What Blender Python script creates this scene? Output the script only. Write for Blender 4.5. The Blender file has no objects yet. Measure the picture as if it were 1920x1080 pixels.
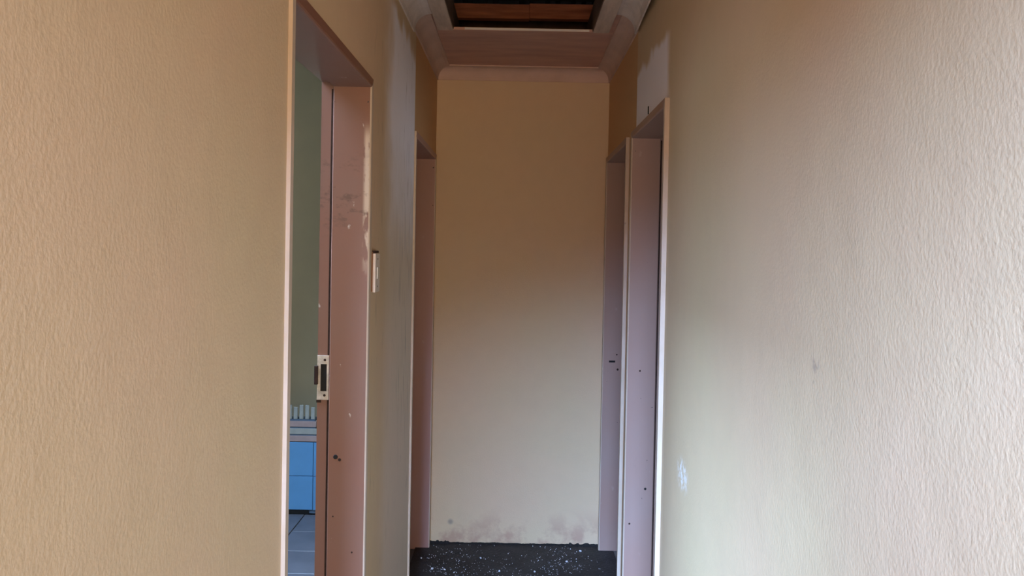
import bpy, bmesh, math, random
from mathutils import Vector, Matrix
random.seed(7)
S = bpy.context.scene
C = S.collection

# ------------------------------------------------------------------ camera
F_PX = 1590.0
PITCH = math.radians(1.0)
ROLL = math.radians(1.1)
cd = bpy.data.cameras.new('camera'); cam = bpy.data.objects.new('camera', cd); C.objects.link(cam)
cd.sensor_width = 36.0; cd.lens = 36.0*F_PX/1920.0; cd.clip_start = 0.02
cam.location = (0, 0, 1.57)
cam.matrix_world = (Matrix.Translation((0, 0, 1.57)) @ Matrix.Rotation(math.radians(90)-PITCH, 4, 'X')
                    @ Matrix.Rotation(ROLL, 4, 'Z'))
cd.shift_x = -8.0/1920.0
cd.shift_y = -(71.0 - F_PX*math.tan(PITCH))/1920.0
S.camera = cam

# ------------------------------------------------------------------ world, exposure
S.view_settings.view_transform = 'Standard'
S.view_settings.look = 'None'
S.view_settings.exposure = -0.2
S.view_settings.gamma = 1.0
S.view_settings.use_curve_mapping = False
w = bpy.data.worlds.new('sky'); S.world = w; w.use_nodes = True
w.node_tree.nodes['Background'].inputs[0].default_value = (0.62, 0.76, 1.0, 1)
w.node_tree.nodes['Background'].inputs[1].default_value = 0.6

# ------------------------------------------------------------------ daylight in unseen windows and an added roof gap
def area(name, loc, rot, sx, sy, power, col, spread=180):
    l = bpy.data.lights.new(name, 'AREA'); l.shape = 'RECTANGLE'; l.size = sx; l.size_y = sy
    l.energy = power; l.color = col; l.spread = math.radians(spread)
    o = bpy.data.objects.new(name, l); C.objects.link(o); o.location = loc
    o.rotation_euler = [math.radians(a) for a in rot]
    return o
# area lights look down their -Z; rot X = 90 faces +Y
area('added_tall_window_light', (-0.75, -4.12, 3.36), (90-15, 0, -5), 1.70, 1.66, 2150, (0.365, 0.585, 1.0), 150)  # unseen high window, added to send cool light low into the corridor
area('added_warm_window_light', (1.05, -4.12, 1.40), (90+5, 0, 8), 1.5, 1.4, 118, (1.0, 0.61, 0.24), 150)  # unseen window, added to warm the left wall
area('added_low_window_light', (-0.75, -4.12, 1.10), (90+18, 0, -8), 1.5, 1.2, 45, (1.0, 0.56, 0.32), 120)  # unseen low window, added to warm the upper right wall
area('daylight_bathroom_window', (-2.90, 2.1, 1.65), (90-14, 0, -90), 1.4, 0.9, 12, (0.62, 0.82, 1.0), 150)
area('added_roof_gap_light', (-1.70, 2.5, 3.36), (0, -36, 0), 1.2, 1.1, 168, (0.45, 0.66, 1.0), 112)  # roof opening added to cool the lower right wall through the doorway
area('daylight_bedroom_window', (3.05, 2.0, 1.5), (90, 0, 90), 1.4, 1.1, 10, (0.80, 0.90, 1.0))
area('daylight_end_bedroom_window', (3.05, 5.0, 1.5), (90, 0, 90), 1.2, 1.1, 6, (0.80, 0.90, 1.0))

# ------------------------------------------------------------------ dimensions
XL, XR = -0.436, 0.475          # corridor wall faces
YE = 4.50                       # end wall
Y0 = -0.35                      # corridor starts here, hall behind
T = 0.13                        # wall thickness
ZC = 2.53                       # ceiling
HZ = 2.035                      # door head soffit
XO0, XO1, YO0, YO1 = -3.0, 3.15, -4.2, 6.2   # house outline (inner faces)

# ------------------------------------------------------------------ material helpers
def mat(name, build):
    m = bpy.data.materials.new(name); m.use_nodes = True
    nt = m.node_tree; b = nt.nodes['Principled BSDF']
    build(nt, b, nt.nodes, nt.links)
    return m
def N(nt, t, **kw):
    n = nt.nodes.new(t)
    for k, v in kw.items():
        if k in ('inputs',):
            for i, x in v.items(): n.inputs[i].default_value = x
        else: setattr(n, k, v)
    return n
def coords(nt, scale=(1, 1, 1), loc=(0, 0, 0)):
    tc = N(nt, 'ShaderNodeTexCoord'); mp = N(nt, 'ShaderNodeMapping')
    mp.inputs['Scale'].default_value = scale; mp.inputs['Location'].default_value = loc
    nt.links.new(tc.outputs['Object'], mp.inputs[0]); return mp.outputs[0]
def noise(nt, vec, scale, detail=3, rough=0.55):
    n = N(nt, 'ShaderNodeTexNoise'); n.inputs['Scale'].default_value = scale
    n.inputs['Detail'].default_value = detail; n.inputs['Roughness'].default_value = rough
    nt.links.new(vec, n.inputs['Vector']); return n.outputs['Fac']
def ramp(nt, fac, a, b, lo=(0, 0, 0, 1), hi=(1, 1, 1, 1)):
    r = N(nt, 'ShaderNodeValToRGB'); e = r.color_ramp.elements
    e[0].position = a; e[1].position = b; e[0].color = lo; e[1].color = hi
    nt.links.new(fac, r.inputs[0]); return r.outputs[0]
def mix(nt, fac, a, b, mode='MIX'):
    m = N(nt, 'ShaderNodeMix', data_type='RGBA', blend_type=mode)
    if isinstance(fac, (int, float)): m.inputs[0].default_value = fac
    else: nt.links.new(fac, m.inputs[0])
    for i, v in ((6, a), (7, b)):
        if isinstance(v, tuple): m.inputs[i].default_value = v
        else: nt.links.new(v, m.inputs[i])
    return m.outputs[2]
def math_(nt, op, a, b=None, clamp=False):
    m = N(nt, 'ShaderNodeMath', operation=op, use_clamp=clamp)
    for i, v in ((0, a), (1, b)):
        if v is None: continue
        if isinstance(v, (int, float)): m.inputs[i].default_value = v
        else: nt.links.new(v, m.inputs[i])
    return m.outputs[0]
def smooth(nt, v, a, b):
    m = N(nt, 'ShaderNodeMapRange', interpolation_type='SMOOTHSTEP')
    nt.links.new(v, m.inputs[0]); m.inputs[1].default_value = a; m.inputs[2].default_value = b
    return m.outputs[0]
def bump(nt, b, h, strength, dist, prev=None):
    n = N(nt, 'ShaderNodeBump'); n.inputs['Strength'].default_value = strength; n.inputs['Distance'].default_value = dist
    nt.links.new(h, n.inputs['Height'])
    if prev is not None: nt.links.new(prev, n.inputs['Normal'])
    nt.links.new(n.outputs[0], b.inputs['Normal']); return n.outputs[0]
def xyz(nt):
    tc = N(nt, 'ShaderNodeTexCoord'); s = N(nt, 'ShaderNodeSeparateXYZ')
    nt.links.new(tc.outputs['Object'], s.inputs[0]); return s.outputs
def L(r, g, b): return (r, g, b, 1)

PAINT = L(0.62, 0.50, 0.32)
SKIM = L(0.90, 0.90, 0.97)      # bare grey skim plaster
def wall_paint(nt, b, n, l, patch=None, relief=0.5):
    v = coords(nt)
    big = noise(nt, v, 1.3, 3)
    col = mix(nt, ramp(nt, big, 0.35, 0.7), PAINT, L(0.65, 0.485, 0.33))
    mott = noise(nt, v, 14, 4)
    col = mix(nt, math_(nt, 'MULTIPLY', ramp(nt, mott, 0.35, 0.75), 0.22), col, L(0.54, 0.42, 0.285))
    if patch: col = patch(nt, col)
    l.new(col, b.inputs['Base Color'])
    b.inputs['Roughness'].default_value = 0.62; b.inputs['Specular IOR Level'].default_value = 0.28
    vv = coords(nt, (1, 1, 0.85))
    h1 = noise(nt, vv, 180, 2, 0.45)
    h2 = noise(nt, v, 7, 2)
    p = bump(nt, b, h2, 0.07, 0.02)
    bump(nt, b, h1, relief, 0.0028, p)

def ochre(nt, col, y0):
    # older ochre coat left on the walls past the patched strip
    o = xyz(nt)
    return mix(nt, smooth(nt, o[1], y0, y0+0.015), col, L(0.60, 0.375, 0.19))
def patch_left(nt, col):
    col = ochre(nt, col, 3.555)
    o = xyz(nt); wob = math_(nt, 'MULTIPLY', math_(nt, 'SUBTRACT', noise(nt, coords(nt), 5, 2), 0.5), 0.22)
    y = math_(nt, 'ADD', o[1], wob); z = math_(nt, 'ADD', o[2], wob)
    my = math_(nt, 'MULTIPLY', smooth(nt, y, 2.72, 2.98), smooth(nt, o[1], 3.565, 3.55))
    mz = math_(nt, 'MULTIPLY', smooth(nt, z, 1.45, 2.0), smooth(nt, z, 2.41, 2.35))
    mz = math_(nt, 'ADD', mz, math_(nt, 'MULTIPLY', smooth(nt, z, 2.0, 1.2), 0.2), True)
    col = mix(nt, math_(nt, 'MULTIPLY', my, mz), col, SKIM)
    # dark vertical scuffs beside the far doorway
    s = noise(nt, coords(nt, (1, 22, 2.2)), 2.0, 4, 0.6)
    ms = math_(nt, 'MULTIPLY', math_(nt, 'MULTIPLY', smooth(nt, o[1], 2.9, 3.35), smooth(nt, o[1], 3.57, 3.5)),
               math_(nt, 'MULTIPLY', smooth(nt, o[2], 0.6, 1.2), smooth(nt, o[2], 2.1, 1.8)))
    f = math_(nt, 'MULTIPLY', ramp(nt, s, 0.56, 0.68), ms)
    col = mix(nt, math_(nt, 'MULTIPLY', f, 0.6), col, L(0.10, 0.085, 0.08))
    g = noise(nt, coords(nt, (1, 6, 1.5)), 5.0, 4, 0.6)
    f2 = math_(nt, 'MULTIPLY', ramp(nt, g, 0.62, 0.72), smooth(nt, o[1], 2.5, 2.6))
    return mix(nt, math_(nt, 'MULTIPLY', f2, 0.35), col, L(0.22, 0.17, 0.14))
def patch_right(nt, col):
    col = ochre(nt, col, 3.435)
    o = xyz(nt); wob = math_(nt, 'MULTIPLY', math_(nt, 'SUBTRACT', noise(nt, coords(nt), 6, 2), 0.5), 0.12)
    y = math_(nt, 'ADD', o[1], wob); z = math_(nt, 'ADD', o[2], wob)
    my = math_(nt, 'MULTIPLY', smooth(nt, y, 2.68, 2.78), smooth(nt, o[1], 3.45, 3.43))
    mz = math_(nt, 'MULTIPLY', smooth(nt, z, 2.0, 2.06), smooth(nt, z, 2.30, 2.26))
    col = mix(nt, math_(nt, 'MULTIPLY', my, mz), col, SKIM)
    # a small smudge at hand height and a chipped scar beside the frame
    def blot(cy, cz, r, c, amt, sy=1.0):
        nonlocal col
        dy = math_(nt, 'MULTIPLY', math_(nt, 'SUBTRACT', o[1], cy), sy); dz = math_(nt, 'SUBTRACT', o[2], cz)
        d = math_(nt, 'SQRT', math_(nt, 'ADD', math_(nt, 'MULTIPLY', dy, dy), math_(nt, 'MULTIPLY', dz, dz)))
        nn = noise(nt, coords(nt), 60, 3)
        m = math_(nt, 'MULTIPLY', smooth(nt, d, r, r*0.3), ramp(nt, nn, 0.45, 0.6))
        col = mix(nt, math_(nt, 'MULTIPLY', m, amt), col, c)
    blot(1.335, 1.40, 0.022, L(0.30, 0.24, 0.2), 0.6)
    blot(1.345, 1.365, 0.012, L(0.25, 0.2, 0.17), 0.7)
    blot(2.36, 0.95, 0.06, L(0.85, 0.85, 0.85), 0.8, 0.6)
    return col
def patch_end(nt, col):
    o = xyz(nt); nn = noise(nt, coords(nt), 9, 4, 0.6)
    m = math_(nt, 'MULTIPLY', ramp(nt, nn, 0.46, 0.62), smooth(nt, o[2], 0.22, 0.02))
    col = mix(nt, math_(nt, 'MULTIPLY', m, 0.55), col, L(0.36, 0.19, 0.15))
    dx = math_(nt, 'SUBTRACT', o[0], -0.325); dz = math_(nt, 'SUBTRACT', o[2], 0.115)
    d = math_(nt, 'SQRT', math_(nt, 'ADD', math_(nt, 'MULTIPLY', dx, dx), math_(nt, 'MULTIPLY', dz, dz)))
    col = mix(nt, math_(nt, 'MULTIPLY', smooth(nt, d, 0.022, 0.004), 0.6), col, L(0.16, 0.15, 0.15))
    return col

M = {}
M['wall_l'] = mat('paint_left', lambda nt, b, n, l: wall_paint(nt, b, n, l, patch_left, 0.24))
M['wall_r'] = mat('paint_right', lambda nt, b, n, l: wall_paint(nt, b, n, l, patch_right, 0.21))
M['wall_e'] = mat('paint_end', lambda nt, b, n, l: wall_paint(nt, b, n, l, patch_end, 0.25))
M['wall'] = mat('paint', lambda nt, b, n, l: wall_paint(nt, b, n, l, None, 0.3))
def simple(col, rough=0.6, var=0.2, scale=12, bmp=0.0, dist=0.003, spec=0.4, metal=0.0, stretch=(1, 1, 1)):
    def f(nt, b, n, l):
        v = coords(nt, stretch)
        d = tuple(c*(1-var) for c in col[:3])+(1,)
        nz = noise(nt, v, scale, 4)
        l.new(mix(nt, ramp(nt, nz, 0.3, 0.7), d, col), b.inputs['Base Color'])
        b.inputs['Roughness'].default_value = rough; b.inputs['Specular IOR Level'].default_value = spec
        b.inputs['Metallic'].default_value = metal
        if bmp: bump(nt, b, noise(nt, v, scale*4, 3), bmp, dist)
    return f
def green_wall(nt, b, n, l):
    simple(L(0.60, 0.52, 0.35), 0.5, 0.12, 3, 0.2)(nt, b, n, l)
M['green'] = mat('pale_green_paint', green_wall)
def frame_paint(chip, ca, cb):
    def f(nt, b, n, l):
        v = coords(nt)
        base = mix(nt, ramp(nt, noise(nt, v, 2.2, 3), 0.35, 0.7), ca, cb)
        sc = noise(nt, coords(nt, (1, 1, 0.35)), 26, 5, 0.65)
        base = mix(nt, math_(nt, 'MULTIPLY', ramp(nt, sc, 0.64, 0.74), 0.45*chip), base, L(0.17, 0.12, 0.10))
        fl = noise(nt, coords(nt, (1, 1, 0.5)), 34, 4, 0.6)
        base = mix(nt, math_(nt, 'MULTIPLY', ramp(nt, fl, 0.70, 0.74), 0.6*chip), base, L(0.66, 0.58, 0.50))
        sp = noise(nt, coords(nt), 60, 2)
        base = mix(nt, ramp(nt, sp, 0.765, 0.785), base, L(0.05, 0.04, 0.04))
        if chip > 0.5:
            o = xyz(nt)
            # flaked arris towards the corridor and dark scuffs at shoulder height
            fk = math_(nt, 'MULTIPLY', ramp(nt, noise(nt, coords(nt, (1, 1, 0.3)), 30, 4, 0.65), 0.44, 0.50), math_(nt, 'MULTIPLY', smooth(nt, o[0], 0.048, 0.060), math_(nt, 'MULTIPLY', smooth(nt, o[2], 1.45, 1.60), smooth(nt, o[2], 1.94, 1.88))))
            base = mix(nt, math_(nt, 'MULTIPLY', fk, 0.8), base, L(0.60, 0.46, 0.33))
            sm_ = math_(nt, 'MULTIPLY', ramp(nt, noise(nt, coords(nt, (0.8, 1, 1.6)), 22, 5, 0.7), 0.52, 0.62), math_(nt, 'MULTIPLY', smooth(nt, o[2], 1.58, 1.68), smooth(nt, o[2], 1.86, 1.78)))
            base = mix(nt, math_(nt, 'MULTIPLY', sm_, 0.6), base, L(0.10, 0.055, 0.04))
        l.new(base, b.inputs['Base Color'])
        b.inputs['Roughness'].default_value = 0.42; b.inputs['Specular IOR Level'].default_value = 0.4
        bump(nt, b, noise(nt, v, 40, 3), 0.12, 0.002)
    return f
M['frame'] = mat('pinkish_frame_enamel', frame_paint(1.0, L(0.215, 0.115, 0.083), L(0.23, 0.10, 0.067)))
M['frame_r'] = mat('mauve_frame_enamel', frame_paint(0.2, L(0.345, 0.24, 0.205), L(0.35, 0.22, 0.18)))
M['frame_e'] = mat('reddish_frame_enamel', frame_paint(0.2, L(0.36, 0.20, 0.175), L(0.36, 0.22, 0.20)))
def frame_edge(nt, b, n, l):
    v = coords(nt)
    base = mix(nt, ramp(nt, noise(nt, coords(nt, (1, 1, 0.4)), 20, 4), 0.45, 0.6), L(0.50, 0.41, 0.32), L(0.54, 0.45, 0.37))
    base = mix(nt, ramp(nt, noise(nt, coords(nt, (1, 1, 0.5)), 30, 4), 0.70, 0.74), base, L(0.24, 0.17, 0.13))
    l.new(base, b.inputs['Base Color']); b.inputs['Roughness'].default_value = 0.5
frame_edge_mat = mat('cream_frame_lip', frame_edge); M['edge'] = frame_edge_mat
M['ceil'] = mat('ceiling_board', simple(L(0.62, 0.385, 0.31), 0.8, 0.22, 7, 0.25, 0.004, stretch=(0.6, 2.2, 1)))
M['gyp'] = mat('bare_gypsum_cornice', simple(L(0.78, 0.71, 0.66), 0.85, 0.3, 9, 0.2))
M['corn'] = mat('painted_cornice', simple(L(0.62, 0.46, 0.39), 0.75, 0.18, 8, 0.15))
M['trim'] = mat('grey_batten', simple(L(0.66, 0.55, 0.46), 0.8, 0.35, 10, 0.3, 0.003, stretch=(3, 0.5, 3)))
M['whiteedge'] = mat('white_edge_strip', simple(L(0.75, 0.73, 0.70), 0.6, 0.1, 12))
M['timber'] = mat('red_brown_timber', simple(L(0.52, 0.20, 0.11), 0.75, 0.55, 9, 0.4, 0.004, stretch=(0.5, 3, 5)))
M['timber2'] = mat('dark_timber', simple(L(0.16, 0.10, 0.075), 0.8, 0.4, 9, 0.4, 0.004, stretch=(2, 0.5, 3)))
M['sheet'] = mat('galvanised_sheet', simple(L(0.42, 0.46, 0.54), 0.45, 0.3, 4, metal=0.4))
M['black'] = mat('black_recess', simple(L(0.012, 0.011, 0.011), 0.8, 0.2))
M['steel'] = mat('worn_lock_keep', simple(L(0.66, 0.58, 0.50), 0.45, 0.5, 45, 0.2, metal=0.25))
M['rust_and_shade'] = mat('rusty_screw_and_shade', simple(L(0.05, 0.03, 0.024), 0.9, 0.4, 60, spec=0.1))
M['switch'] = mat('ivory_plastic', simple(L(0.74, 0.66, 0.58), 0.4, 0.12, 30))
M['rocker'] = mat('rocker_plastic', simple(L(0.62, 0.60, 0.52), 0.4, 0.1, 30))
M['blue'] = mat('blue_glazed_tile', simple(L(0.15, 0.40, 0.72), 0.22, 0.10, 6, spec=0.5))
M['grout'] = mat('dark_grout', simple(L(0.14, 0.20, 0.28), 0.9, 0.2, 30))
M['ledge'] = mat('pale_pink_ledge', simple(L(0.50, 0.37, 0.35), 0.5, 0.15, 20))
M['border'] = mat('white_border_tile', simple(L(0.46, 0.47, 0.43), 0.3, 0.15, 20))
M['ftile'] = mat('lilac_grey_floor_tile', simple(L(0.17, 0.17, 0.195), 0.4, 0.3, 5, 0.1))
M['screed'] = mat('grey_screed', simple(L(0.20, 0.19, 0.19), 0.85, 0.3, 10, 0.3))
M['hallfloor'] = mat('brown_hall_floor', simple(L(0.34, 0.23, 0.15), 0.6, 0.25, 5, 0.2))
M['soil'] = mat('dry_soil', simple(L(0.45, 0.30, 0.19), 0.95, 0.3, 3, 0.4, 0.02))
M['brick'] = mat('bare_brick', simple(L(0.36, 0.17, 0.12), 0.9, 0.4, 20, 0.4))
M['alu'] = mat('window_frame_metal', simple(L(0.5, 0.45, 0.40), 0.45, 0.1, 20))
M['chip'] = mat('pale_plaster_chip', simple(L(0.72, 0.76, 0.84), 0.6, 0.2, 90))
def floor_dark(nt, b, n, l):
    v = coords(nt)
    col = mix(nt, ramp(nt, noise(nt, v, 6, 5, 0.65), 0.35, 0.7), L(0.010, 0.010, 0.014), L(0.032, 0.032, 0.034))
    col = mix(nt, ramp(nt, noise(nt, v, 90, 3, 0.6), 0.64, 0.72), col, L(0.15, 0.17, 0.22))
    l.new(col, b.inputs['Base Color']); b.inputs['Roughness'].default_value = 0.6
    b.inputs['Specular IOR Level'].default_value = 0.3
    bump(nt, b, noise(nt, v, 70, 4), 0.5, 0.006)
M['floor'] = mat('charcoal_floor', floor_dark)
def glassm(nt, b, n, l):
    b.inputs['Transmission Weight'].default_value = 1; b.inputs['Roughness'].default_value = 0.02; b.inputs['IOR'].default_value = 1.1
M['glass'] = mat('glass', glassm)

# ------------------------------------------------------------------ mesh helpers
def box(bm, x0, x1, y0, y1, z0, z1):
    v = [bm.verts.new((x, y, z)) for x in (x0, x1) for y in (y0, y1) for z in (z0, z1)]
    for f in ((0, 1, 3, 2), (4, 6, 7, 5), (0, 4, 5, 1), (2, 3, 7, 6), (0, 2, 6, 4), (1, 5, 7, 3)):
        bm.faces.new([v[i] for i in f])
def obj(name, bm, m, parent=None, bevel=0.0, smooth_=False, base=None):
    bmesh.ops.recalc_face_normals(bm, faces=bm.faces[:])
    if bevel:
        bmesh.ops.bevel(bm, geom=bm.edges[:], offset=bevel, segments=2, affect='EDGES', profile=0.6)
    me = bpy.data.meshes.new(name); bm.to_mesh(me); bm.free()
    for k in (m if isinstance(m, (list, tuple)) else [m]): me.materials.append(k)
    if smooth_:
        for p in me.polygons: p.use_smooth = True
    o = bpy.data.objects.new(name, me); C.objects.link(o)
    if parent: o.parent = parent
    return o
def boxes(name, lst, m, parent=None, bevel=0.0):
    bm = bmesh.new()
    for b in lst: box(bm, *b)
    return obj(name, bm, m, parent, bevel)
def tag(o, label, cat=None, group=None, kind=None):
    o['label'] = label
    if cat: o['category'] = cat
    if group: o['group'] = group
    if kind: o['kind'] = kind
    return o
def struct(o, label, cat): return tag(o, label, cat, None, 'structure')
def empty(name, loc=(0, 0, 0)):
    e = bpy.data.objects.new(name, None); C.objects.link(e); e.location = loc; e.empty_display_size = 0.1
    return e
def prism(bm, poly, axis, a, b, place):
    """extrude a 2D polygon; place(u, v, t) -> xyz"""
    n = len(poly)
    va = [bm.verts.new(place(u, v, a)) for u, v in poly]; vb = [bm.verts.new(place(u, v, b)) for u, v in poly]
    bm.faces.new(va); bm.faces.new(vb[::-1])
    fs = []
    for i in range(n):
        fs.append(bm.faces.new((va[i], vb[i], vb[(i+1) % n], va[(i+1) % n])))
    return fs

# ------------------------------------------------------------------ openings (clear y range of each door)
FACE = 0.026
DL1 = (1.625, 2.470); DL2 = (3.585, 4.425)
DR1 = (2.715, 3.466); DR2 = (3.660, 4.430)
ZW = 2.60                      # walls rise past the ceiling board
def wall_along_y(x0, x1, ya, yb, doors, zw=ZW):
    out = []; y = ya
    for a, b in doors:
        a -= 0.018; b += 0.018
        out.append((x0, x1, y, a, 0, zw)); out.append((x0, x1, a, b, HZ+0.018, zw)); y = b
    out.append((x0, x1, y, yb, 0, zw)); return out

struct(boxes('wall_left', wall_along_y(XL-T, XL, Y0, YE, (DL1, DL2)), M['wall_l']),
       'tan textured wall along the left of the corridor, grey skim patch past the first doorway', 'wall')
struct(boxes('wall_right', wall_along_y(XR, XR+T, Y0, YE, (DR1, DR2)), M['wall_r']),
       'tan textured wall along the right of the corridor with a cool sheen low down', 'wall')
struct(boxes('wall_end', [(XL-T, XR+T, YE, YE+T, 0, ZW)], M['wall_e']),
       'narrow cream wall closing the far end of the corridor', 'wall')
# floors
fl = struct(boxes('floor', [(XL-T*0.5, XR+T*0.5, Y0, YE, -0.08, 0.0)], M['floor']),
       'dark charcoal corridor floor scattered with pale chips', 'floor')
struct(boxes('floor_hall', [(XO0, XO1, YO0, Y0, -0.08, 0.0)], M['hallfloor']),
       'brown floor of the hall where the corridor begins', 'floor')
fl_bath = struct(boxes('floor_bathroom', [(XO0, XL-T*0.5, 0.9, YO1, -0.08, -0.012)], M['screed']),
       'lilac grey tiled floor seen low through the left doorway', 'floor')
struct(boxes('floor_bedroom', [(XR+T*0.5, XO1, Y0, YO1, -0.08, 0.0)], M['screed']),
       'grey screed floor beyond the two right doorways', 'floor')
# ceiling with the trap opening and the gap where the right cornice has come away
HX0, HX1, HY0, HY1 = -0.29, 0.31, 2.98, 3.73
GX = XR-0.055
BCX, BCY0, BCY1 = -0.79, 1.1, 5.67     # ceiling board missing over the bathroom
struct(boxes('ceiling', [(XO0, HX0-0.04, Y0, BCY0, ZC, ZC+0.012), (HX0-0.04, HX0, Y0, HY1-0.06, ZC, ZC+0.012), (HX0-0.04, HX0, HY1, BCY1, ZC, ZC+0.012), (BCX, HX0-0.04, BCY0, BCY1, ZC, ZC+0.012), (XO0, HX0, BCY1, YO1, ZC, ZC+0.012),
    (HX1, HX1+0.035, Y0, HY1-0.06, ZC, ZC+0.012), (HX1, HX1+0.035, HY1, YO1, ZC, ZC+0.012), (HX1+0.035, GX, Y0, YO1, ZC, ZC+0.012), (GX, XO1, Y0, 2.55, ZC, ZC+0.012), (GX, XO1, 3.30, YO1, ZC, ZC+0.012), (XR, XO1, 2.55, 3.30, ZC, ZC+0.012),
    (HX0, HX1, Y0, HY0, ZC, ZC+0.012), (HX0, HX1, HY1, YO1, ZC, ZC+0.012)], M['ceil']),
    'stained brownish ceiling board with a square opening cut in it', 'ceiling')

# ------------------------------------------------------------------ rooms off the corridor
G = M['green']; W = M['wall']
def holed_wall_x(x0, x1, ya, yb, wins):
    out = []; y = ya
    for a, b, z0, z1 in wins:
        out += [(x0, x1, y, a, 0, ZW), (x0, x1, a, b, 0, z0), (x0, x1, a, b, z1, ZW)]; y = b
    out.append((x0, x1, y, yb, 0, ZW)); return out
def holed_wall_y(y0, y1, xa, xb, wins):
    out = []; x = xa
    for a, b, z0, z1 in wins:
        out += [(x, a, y0, y1, 0, ZW), (a, b, y0, y1, z1, ZW)]
        if z0 > 0: out.append((a, b, y0, y1, 0, z0))
        x = b
    out.append((x, xb, y0, y1, 0, ZW)); return out
struct(boxes('wall_bathroom_outer', holed_wall_x(XO0-0.2, XO0, 0.9, YO1, [(1.38, 2.82, 1.18, 2.12)]), G), 'pale green outer wall of the bathroom with a window', 'wall')
struct(boxes('wall_bathroom_far', [(XO0, -0.75, 5.55, 5.67, 0, 2.985)], G), 'pale green bathroom wall seen through the left doorway', 'wall')
struct(boxes('wall_bathroom_near', [(XO0, XL-T, 0.9, 1.0, 0, 3.70)], G), 'pale green bathroom wall on the near side of the left doorway', 'wall')
struct(boxes('wall_closet', [(-0.79, -0.75, 3.45, 5.55, 0, ZW), (-0.75, XL-T, 3.45, 3.50, 0, 3.31)], W), 'thin partition enclosing the closet behind the far left doorway', 'wall')
struct(boxes('wall_bathroom_inner', [(XL-T-0.006, XL-T, 1.0, DL1[0]-0.045, 0, ZW), (XL-T-0.006, XL-T, DL1[1]+0.045, 3.45, 0, ZW),
        (XL-T-0.006, XL-T, DL1[0]-0.045, DL1[1]+0.045, HZ+0.045, ZW)], G), 'pale green bathroom side of the left corridor wall', 'wall')
RZ = lambda yy: 2.86+(6.6-yy)*0.1549-0.018     # just under the roof sheets
for x0, x1, ya, yb, lab in ((XL-T-0.006, XL-T+0.06, 0.9, 3.50, 'unseen upstand added to keep bathroom light out of the roof space'), (-0.79, -0.75, 3.45, 5.67, 'thin unseen upstand added over the closet partition to stop light')):
    bm = bmesh.new()
    prism(bm, [(ya, ZW+0.001), (yb, ZW+0.001), (yb, RZ(yb)), (ya, RZ(ya))], 'x', x0, x1, lambda u, v, t: (t, u, v))
    struct(obj('wall_light_stop', bm, G), lab, 'wall')  # added to keep bathroom daylight from leaking into the roof space
struct(boxes('wall_bedroom_outer', holed_wall_x(XO1, XO1+0.2, Y0, YO1, [(1.3, 2.7, 0.95, 2.05), (4.4, 5.6, 0.95, 2.05)]), W), 'tan outer wall of the right bedrooms with two windows', 'wall')
struct(boxes('wall_bedroom_partition', [(XR+T, XO1, 3.51, 3.61, 0, ZW)], W), 'tan partition between the two right bedrooms', 'wall')
struct(boxes('wall_bedroom_far', [(XR, XO1, YO1, YO1+0.2, 0, ZW)], W), 'tan far wall of the end bedroom', 'wall')
# hall behind the camera
ZH = 4.30                      # hall made tall for the added high window
ZM = 2.20                      # underside of the header over the corridor mouth
struct(boxes('wall_hall_left', [(XO0, XL-T, Y0-0.12, Y0, 0, ZH), (XL-T, XR+T, Y0-0.12, Y0, ZM, ZH), (XR+T, XO1, Y0-0.12, Y0, 0, ZH)], W), 'tan hall wall with the header over the corridor mouth', 'wall')
struct(boxes('wall_hall_side_left', [(XO0-0.2, XO0, YO0-0.2, Y0, 0, ZH)], W), 'tan left side wall of the hall', 'wall')
struct(boxes('wall_hall_side_right', [(XO1, XO1+0.2, YO0-0.2, Y0, 0, ZH)], W), 'tan right side wall of the hall', 'wall')
struct(boxes('wall_hall_back', [(XO0, -1.62, YO0-0.2, YO0, 0, ZH), (-1.62, 0.12, YO0-0.2, YO0, 0, 0.48), (-1.62, 0.12, YO0-0.2, YO0, 1.72, 2.50), (-1.62, 0.12, YO0-0.2, YO0, 4.22, ZH),
    (0.12, 0.29, YO0-0.2, YO0, 0, ZH), (0.29, 1.81, YO0-0.2, YO0, 0, 0.68), (0.29, 1.81, YO0-0.2, YO0, 2.12, ZH), (1.81, XO1, YO0-0.2, YO0, 0, ZH)], W),
    'tan hall wall with unseen windows added to light the corridor', 'wall')
struct(boxes('ceiling_hall', [(XO0, XO1, YO0, Y0-0.12, ZH, ZH+0.012)], M['ceil']), 'high ceiling board over the hall', 'ceiling')
def window(name, parts, label):
    e = empty(name); e['kind'] = 'structure'; e['label'] = label; e['category'] = 'window'
    fr, glass = parts
    for b in fr: boxes('window_frame', [b], M['alu'], e)
    for b in glass: boxes('pane', [b], M['glass'], e)
def win_x(name, x, ya, yb, z0, z1, label):
    fr = [(x, x+0.04, ya, ya+0.04, z0, z1), (x, x+0.04, yb-0.04, yb, z0, z1), (x, x+0.04, ya+0.04, yb-0.04, z0, z0+0.04), (x, x+0.04, ya+0.04, yb-0.04, z1-0.04, z1),
          (x, x+0.04, (ya+yb)/2-0.02, (ya+yb)/2+0.02, z0+0.04, z1-0.04)]
    gl = [(x+0.016, x+0.022, ya+0.04, (ya+yb)/2-0.02, z0+0.04, z1-0.04), (x+0.016, x+0.022, (ya+yb)/2+0.02, yb-0.04, z0+0.04, z1-0.04)]
    window(name, (fr, gl), label)
win_x('window_1', XO0-0.12, 1.38, 2.82, 1.18, 2.12, 'two pane bathroom window in the pale green outer wall')
win_x('window_2', XO1+0.08, 1.3, 2.7, 0.95, 2.05, 'two pane window of the near right bedroom')
win_x('window_3', XO1+0.08, 4.4, 5.6, 0.95, 2.05, 'two pane window of the far right bedroom')
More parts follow.
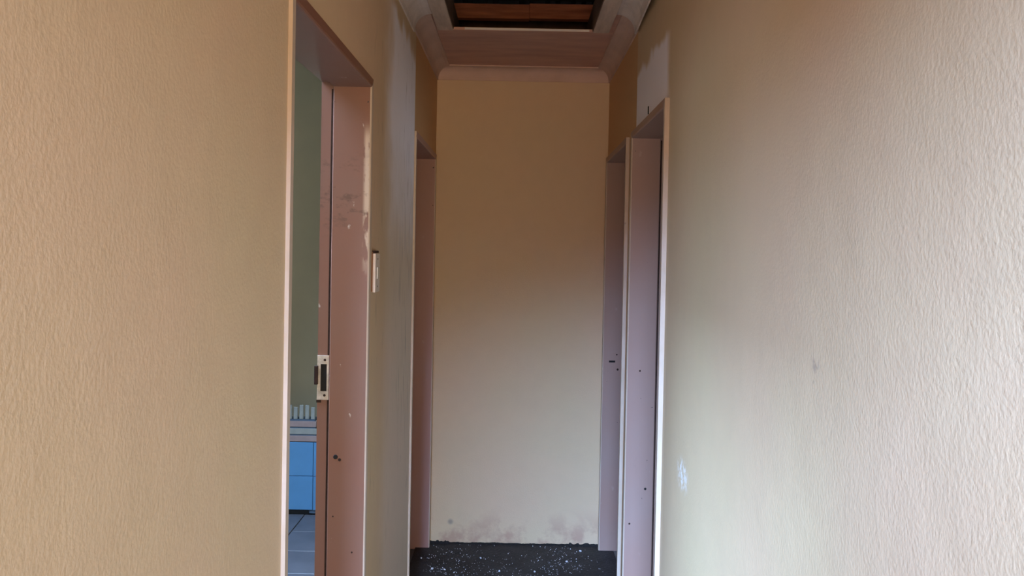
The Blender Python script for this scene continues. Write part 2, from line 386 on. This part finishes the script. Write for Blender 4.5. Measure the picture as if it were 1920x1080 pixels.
def win_y(name, y, xa, xb, z0, z1, label):
    xm = (xa+xb)/2
    window(name, ([(xa, xa+0.04, y, y+0.04, z0, z1), (xb-0.04, xb, y, y+0.04, z0, z1), (xa+0.04, xb-0.04, y, y+0.04, z0, z0+0.04), (xa+0.04, xb-0.04, y, y+0.04, z1-0.04, z1), (xm-0.02, xm+0.02, y, y+0.04, z0+0.04, z1-0.04)],
        [(xa+0.04, xm-0.02, y+0.016, y+0.022, z0+0.04, z1-0.04), (xm+0.02, xb-0.04, y+0.016, y+0.022, z0+0.04, z1-0.04)]), label)
win_y('window_4', YO0-0.12, 0.29, 1.81, 0.68, 2.12, 'lower two pane window added in the unseen hall back wall')
win_y('window_5', YO0-0.12, -1.62, 0.12, 2.50, 4.22, 'high two pane window added in the unseen hall back wall')
win_y('window_6', YO0-0.12, -1.62, 0.12, 0.48, 1.72, 'low two pane window added under the high hall window')
struct(boxes('ground', [(-14, 14, -16, 16, -0.16, -0.085)], M['soil']), 'dry brown soil outside the house', 'ground')

# ------------------------------------------------------------------ pressed steel door frames
def door_frame(name, side, rng, proud, label, fm, mouth=HZ):
    """side -1: in the left wall, +1: in the right wall. u = depth into the wall from the corridor face, v = towards the opening"""
    xw = XL if side < 0 else XR
    e = empty(name, (xw+side*T*0.5, (rng[0]+rng[1])/2, 0)); struct(e, label, 'door frame')
    inv = Matrix.Translation((-xw-side*T*0.5, -(rng[0]+rng[1])/2, 0))
    D = T+0.012; R = 0.104
    prof = [(-proud, -FACE), (-proud, -0.005), (-proud+0.0015, -0.0015), (-proud+0.005, 0), (R-0.002, 0), (R, -0.002), (R, -0.016), (R+0.004, -0.016),
            (D, -0.016), (D, -0.044), (T, -0.044), (T, -0.020), (0.0, -0.020), (0.0, -FACE)]
    X = lambda u: xw + side*u
    res = []
    def paint(fs):
        # the lip facing the corridor and its outer edge are a paler cream
        for i, f in enumerate(fs):
            if i in (0, 1, 2, 13): f.material_index = 1
    for yy, s in ((rng[0], 1), (rng[1], -1)):
        bm = bmesh.new()
        # jamb top is mitred into the head
        n = len(prof)
        va = [bm.verts.new((X(u), yy+s*v, -0.01)) for u, v in prof]
        vb = [bm.verts.new((X(u), yy+s*v, mouth-v)) for u, v in prof]
        fs = [bm.faces.new((va[i], vb[i], vb[(i+1) % n], va[(i+1) % n])) for i in range(n)]
        bm.faces.new(va); bm.faces.new(vb[::-1]); paint(fs)
        for v in bm.verts: v.co = inv @ v.co
        res.append(obj('jamb', bm, [M[fm], M['edge']], e))
    bm = bmesh.new(); n = len(prof)
    va = [bm.verts.new((X(u), rng[0]+v, mouth-v)) for u, v in prof]
    vb = [bm.verts.new((X(u), rng[1]-v, mouth-v)) for u, v in prof]
    fs = [bm.faces.new((va[i], vb[i], vb[(i+1) % n], va[(i+1) % n])) for i in range(n)]
    bm.faces.new(va); bm.faces.new(vb[::-1])
    for v in bm.verts: v.co = inv @ v.co
    res.append(obj('head', bm, [M[fm], M['edge']], e))
    return e, res, inv
d1, p1, i1 = door_frame('door_1', -1, DL1, 0.008, 'worn pinkish steel door frame nearest on the left, lock keep in its far jamb', 'frame')
d2, p2, i2 = door_frame('door_2', -1, DL2, 0.008, 'reddish steel door frame at the far left corner of the corridor', 'frame_e')
d3, p3, i3 = door_frame('door_3', 1, DR1, 0.015, 'mauve steel door frame nearest on the right, below the grey skim patch', 'frame_r')
d4, p4, i4 = door_frame('door_4', 1, DR2, 0.015, 'dark mauve steel door frame at the far right corner of the corridor', 'frame_r')

def disc(name, c, r, axis, h, m, parent, inv, seg=10):
    bm = bmesh.new()
    bmesh.ops.create_cone(bm, cap_ends=True, segments=seg, radius1=r, radius2=r*0.8, depth=h)
    rot = {'x': Matrix.Rotation(math.radians(90), 4, 'Y'), 'y': Matrix.Rotation(math.radians(90), 4, 'X'), 'z': Matrix.Identity(4)}[axis]
    bmesh.ops.transform(bm, matrix=inv @ Matrix.Translation(c) @ rot, verts=bm.verts[:])
    return obj(name, bm, m, parent)
def pbox(name, b, m, parent, inv, bevel=0.0):
    o = boxes(name, [b], m, parent, bevel); o.data.transform(inv); return o
# lock keep on the far jamb of the first left doorway (in the rebate)
yj = DL1[1]+0.016; xk = XL-0.104
fj = p1[1]
def keep(zc, parent):
    x0, x1 = xk-0.038, xk-0.004
    sp = boxes('strike_plate', [(x0, x0+0.010, yj-0.004, yj, zc-0.065, zc+0.065), (x1-0.006, x1, yj-0.004, yj, zc-0.065, zc+0.065),
                (x0+0.010, x1-0.006, yj-0.004, yj, zc+0.040, zc+0.065), (x0+0.010, x1-0.006, yj-0.004, yj, zc-0.065, zc-0.040)], M['steel'], parent)
    sp.data.transform(i1); sp['label'] = 'worn pale metal lock keep'
    pbox('slot', (x0+0.010, x1-0.006, yj-0.0012, yj-0.0002, zc-0.040, zc+0.040), M['black'], sp, Matrix.Identity(4)).data.transform(i1)
    pbox('lip', (x0-0.008, x0+0.003, yj-0.010, yj-0.001, zc-0.020, zc+0.035), M['rust_and_shade'], sp, Matrix.Identity(4), 0.002).data.transform(i1)
    for dz in (0.052, -0.052): disc('screw', (x1-0.012, yj-0.0048, zc+dz), 0.004, 'y', 0.002, M['rust_and_shade'], sp, i1)
    pbox('paint_gap', (x0-0.002, x0+0.012, yj-0.002, yj-0.0005, zc-0.074, zc-0.066), M['rust_and_shade'], sp, Matrix.Identity(4)).data.transform(i1)
keep(1.185, d1)
# dark strip drawn as the shadow line in the rebate of the two nearer frames
def shade_strip(side, xw, yy, parent, inv, zs):
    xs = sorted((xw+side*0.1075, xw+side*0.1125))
    for a_, b_ in zs: pbox('rebate_shade', (xs[0], xs[1], yy+0.0140, yy+0.0159, a_, b_), M['rust_and_shade'], parent, inv)
shade_strip(-1, XL, DL1[1], d1, i1, ((0.0, 1.119), (1.251, 2.03)))
shade_strip(1, XR, DR1[1], d3, i3, ((0.0, 2.03),))
# wall-plug hole and pin holes in that jamb
hole = disc('anchor_hole', (XL-0.082, DL1[1]-0.0004, 0.955), 0.0075, 'y', 0.0016, M['black'], d1, i1, 9); hole['label'] = 'dark anchor hole'
disc('anchor_hole', (XL-0.070, DL1[1]-0.0004, 0.947), 0.005, 'y', 0.0016, M['rust_and_shade'], d1, i1, 8)
disc('anchor_hole', (XL-0.030, DL1[1]-0.0004, 0.675), 0.003, 'y', 0.0016, M['rust_and_shade'], d1, i1, 8)
disc('anchor_hole', (XL-0.087, DL1[1]-0.0004, 0.78), 0.0025, 'y', 0.0016, M['rust_and_shade'], d1, i1, 8)
# far right frame: slotted keep in the far jamb
sp = pbox('strike_plate', (XR+0.010, XR+0.062, DR2[1]-0.0015, DR2[1], 0.975, 1.045), M['frame_r'], d4, i4)
sl = pbox('slot', (XR+0.020, XR+0.052, DR2[1]-0.0030, DR2[1]-0.0015, 0.992, 1.002), M['black'], sp, i4)
disc('screw', (XR+0.060, DR2[1]-0.0022, 1.033), 0.004, 'y', 0.0014, M['rust_and_shade'], sp, i4)
disc('anchor_hole', (XR+0.066, DR2[1]-0.0004, 0.955), 0.006, 'y', 0.0014, M['rust_and_shade'], d4, i4)
# near right frame: holes and a hinge stub
disc('anchor_hole', (XR+0.072, DR1[1]-0.0004, 0.60), 0.0055, 'y', 0.0014, M['black'], d3, i3)
disc('anchor_hole', (XR+0.040, DR1[1]-0.0004, 1.085), 0.004, 'y', 0.0010, M['rust_and_shade'], d3, i3)
disc('anchor_hole', (XR+0.010, DR1[1]-0.0004, 0.455), 0.004, 'y', 0.0010, M['rust_and_shade'], d3, i3)
# stub of wire poking from the head of the near right frame
pbox('wire_stub', (XR-0.018, XR-0.0145, 3.02, 3.026, 2.062, 2.09), M['black'], d3, i3)

# ------------------------------------------------------------------ cornices (cove profile)
def cove(name, m, x_or_y, along, a, b, sgn, size=0.072, mitre=(0, 0), label=None, off=(0.0, 0.0), gap=0.0):
    """along 'y': runs a..b at wall x; sgn points into the corridor. along 'x': runs a..b at wall y (facing -y)."""
    prof = [(0, -size), (0.006, -size)]
    r = size-0.012
    for i in range(9):
        t = math.pi/2*i/8
        prof.append((size-0.006-r*math.cos(t), -size+0.006+r*math.sin(t)))
    prof += [(size, -0.006), (size, 0), (0, 0)]
    bm = bmesh.new(); n = len(prof); rings = []
    segs = 10
    for k in range(segs+1):
        t = k/segs; ring = []
        for u, v in prof:
            p = a+(b-a)*t + (mitre[0]*u if k == 0 else 0) + (mitre[1]*u if k == segs else 0)
            o = off[0]+(off[1]-off[0])*t
            jag = 0
            if along == 'y': co = (x_or_y+sgn*(u+o), p, ZC+v-gap)
            else: co = (p, x_or_y-(u+o), ZC+v-gap)
            ring.append(bm.verts.new(co))
        rings.append(ring)
    for q in range(segs):
        for i in range(n):
            j = (i+1) % n
            bm.faces.new((rings[q][i], rings[q][j], rings[q+1][j], rings[q+1][i]))
    bm.faces.new(rings[0]); bm.faces.new(rings[-1][::-1])
    o = obj(name, bm, m)
    struct(o, label, 'cornice'); return o
cove('trim_1', M['corn'], YE, 'x', XL, XR, 1, 0.068, (1, -1), 'painted cove cornice over the end wall')
cove('trim_2', M['corn'], XL, 'y', 3.47, YE, 1, 0.068, (0, -1), 'brownish cove cornice on the left past the ceiling opening')
cove('trim_3', M['corn'], XR, 'y', 3.44, YE, -1, 0.068, (0, -1), 'brownish cove cornice on the right past the ceiling opening')
cove('trim_4', M['gyp'], XL, 'y', Y0, 3.462, 1, 0.080, (0, 0), 'bare grey cove cornice on the left beside the ceiling opening', gap=0.001)
cove('trim_6', M['gyp'], XR, 'y', Y0, 1.595, -1, 0.082, (0, 0), 'bare grey cove cornice on the right nearest the corridor mouth', gap=0.002)
cove('trim_5', M['gyp'], XR, 'y', 1.6, 3.42, -1, 0.082, (0, 0), 'bare grey cove cornice on the right coming away from the wall', off=(0.065, 0.012), gap=0.002)

# ------------------------------------------------------------------ trim around the ceiling opening
t = empty('ceiling_hatch_trim', (0.01, (HY0+HY1)/2, ZC))
tag(t, 'grey timber trim around the open ceiling hatch', 'hatch trim')
ti = Matrix.Translation((-0.01, -(HY0+HY1)/2, -ZC))
pbox('side_batten', (HX0-0.068, HX0-0.002, HY0-0.05, HY1-0.055, ZC-0.018, ZC-0.001), M['trim'], t, ti, 0.002)
pbox('side_batten', (HX1+0.002, HX1+0.070, HY0-0.05, HY1-0.055, ZC-0.018, ZC-0.001), M['trim'], t, ti, 0.002)
pbox('end_batten', (HX0-0.068, HX1+0.070, HY0-0.10, HY0-0.052, ZC-0.018, ZC-0.001), M['trim'], t, ti, 0.002)
es = pbox('edge_strip', (HX0+0.045, HX1-0.01, HY1-0.004, HY1-0.0005, ZC+0.001, ZC+0.010), M['whiteedge'], t, ti)
es['label'] = 'thin white strip along the far edge'
pbox('lining', (HX0-0.002, HX0+0.001, HY0, HY1-0.06, ZC-0.012, ZC+0.10), M['timber2'], t, ti)
pbox('lining', (HX1-0.001, HX1+0.002, HY0, HY1-0.06, ZC-0.012, ZC+0.10), M['timber2'], t, ti)

# ------------------------------------------------------------------ roof space
for k, (xx, lab) in enumerate(((HX0-0.045, 'dark ceiling joist along the left side of the hatch'), (HX1+0.007, 'dark ceiling joist along the right side of the hatch'))):
    tag(boxes('ceiling_joist', [(xx, xx+0.038, -0.2, 5.6, ZC+0.013, ZC+0.127)], M['timber2'], bevel=0.002), lab, 'joist')
tag(boxes('cross_batten', [(HX0-0.006, HX1+0.006, 3.80, 3.838, ZC+0.013, ZC+0.030)], M['timber2'], bevel=0.002), 'dark cross batten just behind the far edge of the hatch', 'batten')
YB = 4.05
zlo, zhi = 1.57+YB*0.2715, 1.57+YB*0.2885
tag(boxes('roof_beam', [(-0.60, 0.0395, YB, YB+0.05, zlo, zhi)], M['timber'], bevel=0.003), 'left length of the red brown beam seen through the hatch', 'beam')
tag(boxes('roof_beam', [(0.040, 0.62, YB-0.004, YB+0.046, zlo+0.002, zhi+0.004)], M['timber'], bevel=0.003), 'right length of the red brown beam seen through the hatch', 'beam')
tag(boxes('beam_support', [(-0.60, -0.55, YB+0.001, YB+0.045, ZC+0.128, zlo-0.001)], M['timber2']), 'short dark prop under the left end of the roof beam', 'prop')
tag(boxes('beam_support', [(0.565, 0.615, YB+0.001, YB+0.045, ZC+0.013, zlo+0.001)], M['timber2']), 'short dark prop under the right end of the roof beam', 'prop')
tag(boxes('void_shade_board', [(XL, XR, YE+0.02, YE+0.096, ZW, 2.795)], M['timber2'], bevel=0.003), 'dark board added to blacken the void under the red brown beam, seen through the hatch', 'beam')  # dark board stands in for the black void below the beam
tag(boxes('roof_purlin', [(-1.2, 1.2, YB+0.55, YB+0.60, 2.93, 3.0)], M['timber2'], bevel=0.003), 'dark roof purlin behind the red brown beam', 'purlin')
# corrugated roof sheeting
bm = bmesh.new(); nx = 220; rows = []
ys_ = (-4.7, 1.9, 3.1, 6.6)
for yy in ys_:
    zz = 2.86+(6.6-yy)*0.1549
    rows.append([bm.verts.new((-3.4+6.9*i/nx, yy, zz+0.012*math.sin((-3.4+6.9*i/nx)*2*math.pi/0.0765))) for i in range(nx+1)])
for k in range(3):
    for i in range(nx):
        x = -3.4+6.9*(i+0.5)/nx
        if k == 1 and -2.35 < x < -1.05: continue      # gap added above the bathroom to let cool light in
        bm.faces.new((rows[k][i], rows[k][i+1], rows[k+1][i+1], rows[k+1][i]))
ro = obj('roof', bm, M['sheet']); sm = ro.modifiers.new('thick', 'SOLIDIFY'); sm.thickness = 0.004
struct(ro, 'dull corrugated metal roof sheeting above the hatch', 'roof')
# brickwork closing the roof space
struct(boxes('wall_gable', [(XO0-0.2, XO0-0.01, YO0-0.2, YO1+0.2, ZW, 2.84), (XO1+0.01, XO1+0.2, YO0-0.2, YO1+0.2, ZW, 2.84),
    (XO0-0.2, XO1+0.2, YO0-0.2, YO0-0.01, ZH, 4.52), (XO0-0.2, XO1+0.2, YO1+0.01, YO1+0.2, ZW, 2.88)], M['brick']), 'bare brick tops of the outer walls in the roof space', 'wall')
for s, x0, x1 in ((-1, XO0-0.2, XO0-0.01), (1, XO1+0.01, XO1+0.2)):
    bm = bmesh.new()
    prism(bm, [(YO0-0.2, 2.84), (YO1+0.2, 2.84), (YO1+0.2, 2.87), (YO0-0.2, 4.53)], 'x', x0, x1, lambda u, v, t: (t, u, v))
    struct(obj('wall_gable_side', bm, M['brick']), 'bare brick gable on the %s side of the roof space' % ('left' if s < 0 else 'right'), 'wall')

# ------------------------------------------------------------------ light switch past the first left door
e = empty('light_switch', (XL, 2.60, 1.50))
tag(e, 'ivory wall switch beside the first left door frame', 'light switch')
si = Matrix.Translation((-XL, -2.60, -1.50))
pbox('back_box', (XL, XL+0.004, 2.553, 2.627, 1.437, 1.557), M['frame'], e, si)
pbox('face_plate', (XL+0.004, XL+0.013, 2.550, 2.630, 1.434, 1.552), M['switch'], e, si, 0.002)
rk = pbox('rocker', (XL+0.013, XL+0.0165, 2.575, 2.605, 1.475, 1.510), M['rocker'], e, si, 0.001)
for dz in (-0.042, 0.042): disc('screw', (XL+0.0133, 2.59, 1.493+dz), 0.003, 'x', 0.0012, M['rust_and_shade'], e, si)
pbox('top_shade', (XL, XL+0.010, 2.556, 2.624, 1.5535, 1.560), M['rust_and_shade'], e, si)  # dark strip drawn as the shadow above the switch plate

# ------------------------------------------------------------------ blue tiled surround in the bathroom
BY = 4.95; BX1 = -1.145
bs = empty('tiled_surround', (-1.9, 5.2, 0))
tag(bs, 'low surround faced with glossy blue tiles, seen through the left doorway', 'tiled surround')
bi = Matrix.Translation((1.9, -5.2, 0))
pbox('core', (-2.8, BX1-0.002, BY+0.008, 5.54, 0.0, 0.42), M['grout'], bs, bi)
pbox('base_gap', (-2.8, BX1-0.045, BY+0.002, BY+0.0079, -0.010, 0.020), M['black'], bs, bi)['label'] = 'black strip along the foot'
px = BX1-0.023
bmt = bmesh.new(); box(bmt, -0.0985, 0.0985, -0.004, 0.004, -0.0985, 0.0985)
bmesh.ops.bevel(bmt, geom=bmt.edges[:], offset=0.0015, segments=1, affect='EDGES')
tile_me = bpy.data.meshes.new('tile'); bmt.to_mesh(tile_me); bmt.free(); tile_me.materials.append(M['blue'])
for r in range(2):
    for c in range(8):
        o = bpy.data.objects.new('tile', tile_me); C.objects.link(o); o.parent = bs
        o.location = bi @ Vector((px-0.1-0.2*c, BY+0.004, 0.121+0.2*r))
    pbox('corner_tile', (px+0.002, BX1, BY, BY+0.008, 0.0225+0.2*r, 0.2195+0.2*r), M['blue'], bs, bi)
for k in range(3):
    z0 = 0.424+0.042*k
    pbox('ledge_course', (-2.8, BX1-0.002-0.004*k, BY+0.004*k, BY+0.12, z0, z0+0.034), (M['ledge'], M['border'], M['ledge'])[k], bs, bi, 0.003)
    pbox('ledge_joint', (-2.8, BX1-0.012-0.004*k, BY+0.008+0.004*k, BY+0.11, z0+0.034, z0+0.042), M['grout'], bs, bi)
bmb = bmesh.new(); box(bmb, -0.012, 0.012, -0.006, 0.006, -0.042, 0.042)
bmesh.ops.bevel(bmb, geom=bmb.edges[:], offset=0.003, segments=1, affect='EDGES')
bme = bpy.data.meshes.new('border_tile'); bmb.to_mesh(bme); bmb.free(); bme.materials.append(M['border'])
for k in range(30):
    o = bpy.data.objects.new('border_tile', bme); C.objects.link(o); o.parent = bs
    o.location = bi @ Vector((BX1-0.035-0.034*k, BY+0.03, 0.55+0.042))
    o.scale = (1, 1, 1.0 if k % 3 else 0.86)
    if not k % 3: o.location.z -= 0.042*0.14

# bathroom floor tiles
bmf = bmesh.new(); box(bmf, -0.1475, 0.1475, -0.1475, 0.1475, -0.012, 0.0)
bmesh.ops.bevel(bmf, geom=[ed for ed in bmf.edges if ed.verts[0].co.z > -0.001 and ed.verts[1].co.z > -0.001], offset=0.002, segments=1, affect='EDGES')
fme = bpy.data.meshes.new('floor_tile'); bmf.to_mesh(fme); bmf.free(); fme.materials.append(M['ftile'])
for i in range(6):
    for j in range(11):
        x = -0.74-0.3*i; y = BY-0.16-0.3*j
        if x > -0.95 and y > 3.3: continue
        o = bpy.data.objects.new('floor_tile', fme); C.objects.link(o); o.parent = fl_bath; o.location = (x-0.02, y, random.uniform(-0.001, 0))

# ------------------------------------------------------------------ debris on the corridor floor
def chip_bm(bm, x, y, r, h, z=0.0):
    n = random.randint(4, 6); a0 = random.random()*6; lo = []; hi = []
    for i in range(n):
        a = a0+2*math.pi*i/n; rr = r*random.uniform(0.55, 1.1)
        lo.append(bm.verts.new((x+rr*math.cos(a), y+rr*math.sin(a), z)))
        hi.append(bm.verts.new((x+0.8*rr*math.cos(a), y+0.8*rr*math.sin(a), z+h*random.uniform(0.5, 1.2))))
    bm.faces.new(lo[::-1]); bm.faces.new(hi)
    for i in range(n): bm.faces.new((lo[i], lo[(i+1) % n], hi[(i+1) % n], hi[i]))
bm = bmesh.new()
def spot():
    while True:
        x = random.uniform(XL+0.01, XR-0.02); y = random.uniform(3.2, 4.48)
        t = (4.4-y)
        left = max(0, 1-(x-XL)/0.35); right = max(0, 1-abs(x-0.26)/0.16)
        dens = 0.05+0.45*min(1, max(0, t)/0.25)+0.5*left+0.5*right*(1 if y > 4.15 else 0.3)
        if x > 0.3 and y < 4.15: dens *= 0.1
        if random.random() < dens: return x, y
for i in range(1300):
    x, y = spot(); chip_bm(bm, x, y, random.choice((0.0009, 0.0012, 0.0016, 0.0026))*random.uniform(0.8, 1.2), random.uniform(0.001, 0.004), -0.0002)
bm2 = bmesh.new(); pr = None; nn_ = 120
for i in range(nn_+1):
    x = XL+0.002+(XR-XL-0.004)*i/nn_
    h = 0.007+0.002*math.sin(i*0.31)*math.sin(i*0.17)+random.uniform(-0.001, 0.001)+(0.009*random.random() if i < 14 or i > nn_-22 else 0)
    d = 0.012+random.uniform(-0.003, 0.004)
    cur = [bm2.verts.new(p) for p in ((x, YE-0.0005, 0.0), (x, YE-0.0005, h), (x, YE-0.003, h), (x, YE-d, 0.0005), (x, YE-d, 0.0))]
    if pr:
        for k in range(5): bm2.faces.new((pr[k], cur[k], cur[(k+1) % 5], pr[(k+1) % 5]))
    pr = cur
up = obj('coating_upturn', bm2, M['black'], fl)
up['label'] = 'ragged black edge of the floor coating at the end wall'
tag(obj('floor_grit', bm, M['chip']), 'fine pale grit scattered over the dark corridor floor', 'debris', None, 'stuff')
ORD = ('leftmost', 'second from the left', 'third from the left', 'fourth from the left', 'fifth from the left', 'third from the right', 'second from the right', 'rightmost')
for i, (px_, py_) in enumerate(((788, 1046), (808, 1066), (832, 1068), (900, 1046), (935, 1071), (1002, 1072), (1062, 1053), (1088, 1033))):
    yy = 1.57*F_PX/(py_-465.0-0.02*(px_-968)); xx = (px_-(968-0.02*(py_-465)))*yy/F_PX
    bm = bmesh.new(); chip_bm(bm, 0, 0, random.uniform(0.0055, 0.0085), 0.006)
    o = obj('plaster_chip', bm, M['chip']); o.location = (xx, yy, 0.0)
    tag(o, ORD[i]+' of the larger pale plaster chips on the dark floor', 'chip', 'larger plaster chips on the corridor floor')
